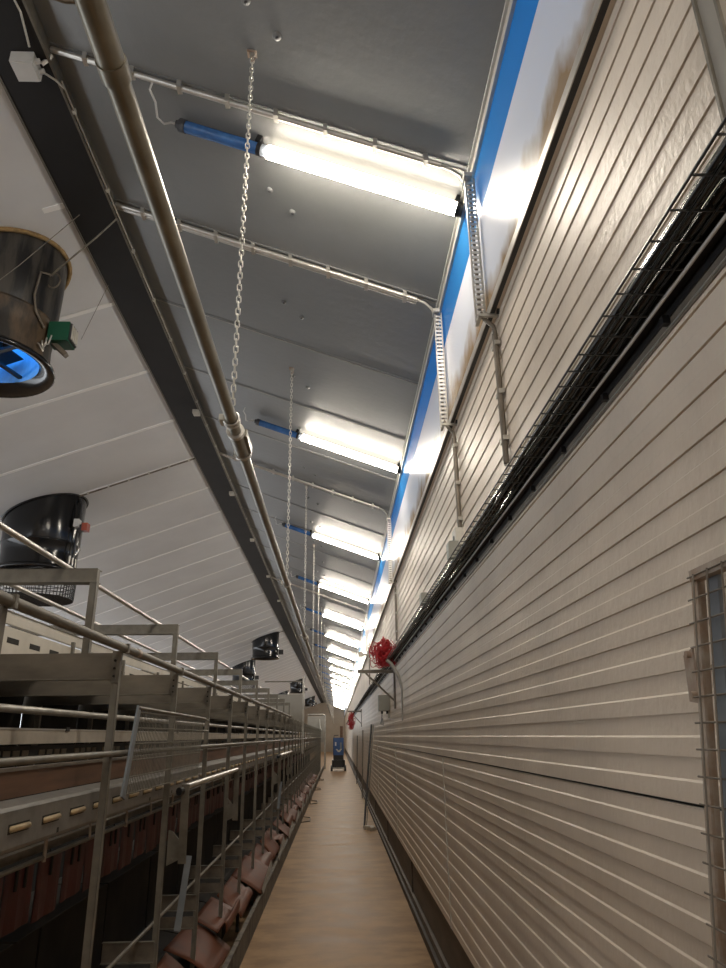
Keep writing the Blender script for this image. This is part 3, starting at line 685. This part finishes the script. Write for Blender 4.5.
# ------------------------------------------------------------------ partition and arch further down the aviary
t = thing('partition', 'tall grey partition panel with a pale post standing up from the aviary row', 'partition', (-.88, 18.5, 0))
b = MB(); b.box(-1.0, -.03, 0, .03, 1.94, 2.62, M['part_panel']); b.build('panel', t)
b = MB(); b.box(-.03, .02, -.03, .03, 1.2, 3.06, M['steel']); b.build('post', t)
b = MB(); b.box(-1.0, -.03, -.015, .015, 2.92, 2.95, M['galv']); b.build('top_rail', t)
t = thing('pipe_arch', 'pale bent pipe arch over the aviary end far down the aisle', 'arch', (0, 38.7, 0))
b = MB(); b.tube([(-1.6, 0, 2.68), (-.80, 0, 2.68), (-.73, 0, 2.66), (-.69, 0, 2.6), (-.68, 0, 2.5), (-.68, 0, 0)], .045, M['steel'], 10); b.build('pipe', t)
b = MB(); b.box(-1.6, -.74, -.01, .01, 1.3, 2.6, M['part_panel']); b.build('panel', t)
b = MB(); b.tube([(-.98, -.03, 2.45), (-.96, -.05, 2.2), (-.93, -.03, 2.0), (-.86, -.05, 1.9)], .03, M['white_dirty'], 6); b.build('hose', t)

# ------------------------------------------------------------------ machine at the end of the aisle
t = thing('floor_machine', 'dark blue upright machine on a black wheeled base at the end of the aisle', 'machine', (.02, 36.3, 0))
def bbox_bev(b, x0, x1, y0, y1, z0, z1, m, c=.04):
    b.prism([(x0 + c, y0), (x1 - c, y0), (x1, y0 + c), (x1, y1 - c), (x1 - c, y1), (x0 + c, y1), (x0, y1 - c), (x0, y0 + c)], 'z', z0, z1, m)
b = MB(); bbox_bev(b, -.26, .26, 0, .6, .72, 1.52, M['blue_paint']); b.box(-.22, .22, -.006, 0, .80, 1.42, M['blue_paint']); b.build('cabinet', t)
b = MB(); b.box(-.17, -.10, -.012, -.004, 1.15, 1.32, M['white']); b.box(.08, .16, -.012, -.004, 1.0, 1.30, M['bluegrey']); b.build('label_plate', t)
b = MB(); b.prism([(-.14, 1.0), (-.02, .86), (.06, .86), (.18, 1.0), (.10, 1.0), (.02, .93), (-.06, 1.0)], 'y', -.014, -.004, M['white_dirty']); b.build('hose', t)
b = MB(); bbox_bev(b, -.25, .25, .0, .6, .45, .72, M['black']); bbox_bev(b, -.32, .32, -.15, .75, .14, .50, M['black'], .08); b.build('base', t)
b = MB(); b.box(-.27, .27, -.17, -.15, .10, .17, M['steel']); b.build('bumper', t)
for sx in (-.33, .33):
    for yy in (0, .6):
        b = MB(); b.tube([(sx - .05, yy, .13), (sx + .05, yy, .13)], .13, M['black'], 20); b.build('wheel', t)
b = MB(); b.box(.08, .22, .3, .42, 1.52, 2.06, M['wood']); b.build('mast', t)
b = MB(); b.tube([(-.22, .55, 1.5), (-.22, .7, 1.62), (.0, .72, 1.64)], .02, M['black'], 8); b.build('handle', t)

# ------------------------------------------------------------------ wall brackets with red twine, box, leaning bar
def twine(cx, cy, cz, rx, ry, rz, n, label, seed, tail=0):
    rr = random.Random(seed); b = MB()
    for i in range(n):
        a = rr.uniform(0, 2 * PI); h = rr.uniform(-1, 1); q = math.sqrt(1 - h * h) * rr.uniform(.1, .75)
        c = Vector((cx + rx * q * math.cos(a), cy + ry * q * math.sin(a), cz + rz * h * .7)); R_ = rr.uniform(.3, .62) * min(rx, rz) * 1.1
        u = Vector((rr.gauss(0, 1), rr.gauss(0, 1), rr.gauss(0, 1))).normalized(); w = u.orthogonal().normalized(); w2 = u.cross(w)
        a0 = rr.uniform(0, 6.28); st = rr.uniform(3.2, 6)
        pts = [c + (w * math.cos(a0 + st * k / 14) + w2 * math.sin(a0 + st * k / 14) * .7) * R_ + Vector((0, 0, 1)) * .015 * math.sin(k) for k in range(15)]
        pts = [Vector((min(p.x, .715), p.y, p.z)) for p in pts]
        b.tube(pts, .0045, M['rope'], 5)
    tag(b.build('red_twine_bundle', origin=(cx, cy, cz)), label, 'twine')
twine(.575, 8.75, 2.565, .24, .2, .16, 150, 'tangled bright red twine bundle hanging on the nearer wall bracket', 3)
twine(.40, 22., 2.02, .12, .14, .30, 110, 'longer red twine bundle hanging further down the wall near the machine', 9)
def wall_bracket(y, z, label, xo=.25):
    t = thing('wall_bracket', label, 'bracket', (0, y, z))
    b = MB(); b.bar((xo, 0, 0), (.72, 0, 0), .05, .04, M['galv']); b.build('arm', t)
    b = MB(); b.bar((xo + .1, 0, -.02), (.71, .0, -.36), .035, .02, M['galv_dk']); b.build('brace', t)
    b = MB(); b.box(.70, .72, -.05, .05, -.45, .06, M['galv_dk']); b.build('wall_plate', t)
    return t
wb = wall_bracket(9.0, 2.36, 'steel wall bracket with diagonal brace under the nearer red twine')
t = thing('hook_bar', 'pale horizontal hook bar holding the nearer red twine bundle', 'bar', (0, 9.0, 2.57))
b = MB(); b.tube([(.30, 0, 0), (.72, 0, .0)], .014, M['steel'], 8); b.build('bar', t)
b = MB(); b.box(.26, .32, -.03, .03, -.03, .03, M['white_dirty']); b.build('end_block', t)
wall_bracket(22.15, 2.30, 'small far wall bracket behind the second red twine bundle', .3)
b = MB(); b.tube([(.55, 8.0, 2.40), (.60, 8.0, 2.36), (.67, 8.0, 2.24), (.69, 8.0, 2.18), (.711, 8.0, 2.08), (.711, 8.0, 1.75)], [.02, .02, .02, .016, .009, .009], M['steel'], 10)
tag(b.build('bent_pipe', origin=(.71, 8., 1.75)), 'pale bent pipe coming off the wall right below the nearer red twine', 'pipe')
t = thing('switch_box', 'grey switch box with a dangling cord on the wall below the steel bracket', 'electrical box', (.56, 10.0, 2.02))
b = MB(); b.box(0, .16, -.02, .12, -.105, .105, M['grey_box']); b.build('body', t)
b = MB(); b.box(.005, .155, -.03, -.02, -.10, .10, M['grey_box']); b.build('lid', t)
for x in (.05, .12):
    b = MB(); b.tube([(x, .04, -.105), (x, .04, -.14)], .014, M['black'], 8); b.build('gland', t)
b = MB(); b.tube([(.05, .04, -.13), (.045, .04, -.2), (.03, .03, -.27), (.06, .03, -.29), (.055, .04, -.2)], .006, M['black'], 6); b.build('cord', t)
b = MB(); b.box(.13, .16, .04, .08, -.2, .14, M['white_dirty']); b.build('mounting_arm', t)
t = thing('leaning_bar', 'long dark metal profile leaning upright against the grooved wall', 'bar', (0, 14.1, 0))
b = MB(); b.bar((.48, 0, .0), (.66, .3, 1.80), .035, .10, M['black'], (0, 1, 0)); b.build('profile', t)
b = MB(); b.bar((.52, -.02, .0), (.70, .28, 1.80), .012, .11, M['galv'], (0, 1, 0)); b.build('pale_edge', t)
b = MB(); rr = random.Random(4)
for i in range(14):
    a = rr.uniform(0, 6.28); q = rr.uniform(0, .11); s_ = rr.uniform(.015, .045); x, y = .56 + q * math.cos(a), 13.85 + 1.6 * q * math.sin(a)
    b.box(x - s_, x + s_, y - s_, y + s_, 0, s_ * 1.4, M['beige'], Matrix.Rotation(rr.uniform(0, 3), 3, 'Z'))
tag(b.build('rubble', origin=(.56, 13.85, 0)), 'small heap of pale rubble at the foot of the leaning metal profile', 'rubble', kind='stuff')
for k, (y, zt) in enumerate(((20.5, 1.75), (26.5, 1.6))):
    b = MB(); b.bar((.66, y, 0), (.70, y + .12, zt), .03, .08, M['black'] if k else M['galv_dk'], (0, 1, 0)); tag(b.build('leaning_stick', origin=(.66, y, 0)), ['thin dark stick leaning on the wall beyond the leaning profile', 'farther thin stick leaning on the wall close to the machine'][k], 'stick')

# ------------------------------------------------------------------ mesh gate leaning on the wall
t = thing('mesh_gate', 'rusty framed wire mesh gate leaning on the grooved wall at the picture edge', 'gate', (.665, 1.245, 1.87))
def gp(y, z, x=0.): return (x + .136 * z, y + .03 * z, z)      # z measured down from the top edge
b = MB(); b.bar(gp(0, .0), gp(0, -1.86), .005, .022, M['rust'], (0, 1, 0)); b.bar(gp(.008, 0, .01), gp(.008, -1.86, .01), .022, .005, M['rust'], (0, 1, 0)); b.bar(gp(0, 0), gp(-.9, 0), .022, .02, M['rust']); b.bar(gp(-.9, 0), gp(-.9, -1.86), .02, .022, M['rust'], (0, 1, 0)); b.bar(gp(0, -1.85), gp(-.9, -1.85), .02, .02, M['rust']); b.build('frame', t)
b = MB(); b.bar(gp(-.045, -.0, .012), gp(-.045, -1.85, .012), .008, .038, M['bluegrey'], (0, 1, 0)); b.bar(gp(-.10, 0, .014), gp(-.10, -1.85, .014), .006, .02, M['galv'], (0, 1, 0)); b.build('inner_bar', t)
b = MB()
for i in range(44): b.tube([gp(.006, -.002 - i * .0425, -.012), gp(-.9, -.002 - i * .0425, -.012)], .0018, M['galv_dk'], 5)
for i in range(18): b.tube([gp(-.022 - i * .05, .0, -.015), gp(-.022 - i * .05, -1.85, -.015)], .0018, M['galv_dk'], 5)
b.build('wire_grid', t)
b = MB(); b.prism([(.0, -.13), (.035, -.14), (.04, -.22), (.005, -.225)], 'x', -.03, -.026, M['rust']); b.tube([(-.038, .01, -.14), (-.03, .01, -.14)], .006, M['rust'], 8); b.tube([(-.04, .01, -.21), (-.03, .01, -.21)], .006, M['rust'], 8); b.build('hinge_plate', t)

# ------------------------------------------------------------------ world, camera, view
w = bpy.data.worlds.new('sky'); bpy.context.scene.world = w; w.use_nodes = True
bg = w.node_tree.nodes['Background']; bg.inputs[0].default_value = (.09, .38, .85, 1); bg.inputs[1].default_value = 5.

F = 690.
Yc = Vector((-25, -252, -F)).normalized(); Zc = Vector((-27, 1876, -F)); Zc = (Zc - Yc * Zc.dot(Yc)).normalized(); Xc = Yc.cross(Zc)
cam = bpy.data.cameras.new('camera'); co = bpy.data.objects.new('camera', cam); C.objects.link(co)
cam.sensor_fit = 'VERTICAL'; cam.sensor_height = 36; cam.lens = 36 * F / 968; cam.clip_start = .02; cam.clip_end = 300
Rm = Matrix((Xc, Yc, Zc)).to_4x4(); Rm.translation = Vector((0, 0, 1.6)); co.matrix_world = Rm
sc = bpy.context.scene; sc.camera = co
sc.view_settings.view_transform = 'Standard'; sc.view_settings.look = 'None'; sc.view_settings.exposure = .54; sc.view_settings.gamma = 1
sc.view_settings.use_curve_mapping = False
sc.cycles.use_denoising = True; sc.cycles.max_bounces = 8; sc.cycles.use_light_tree = True
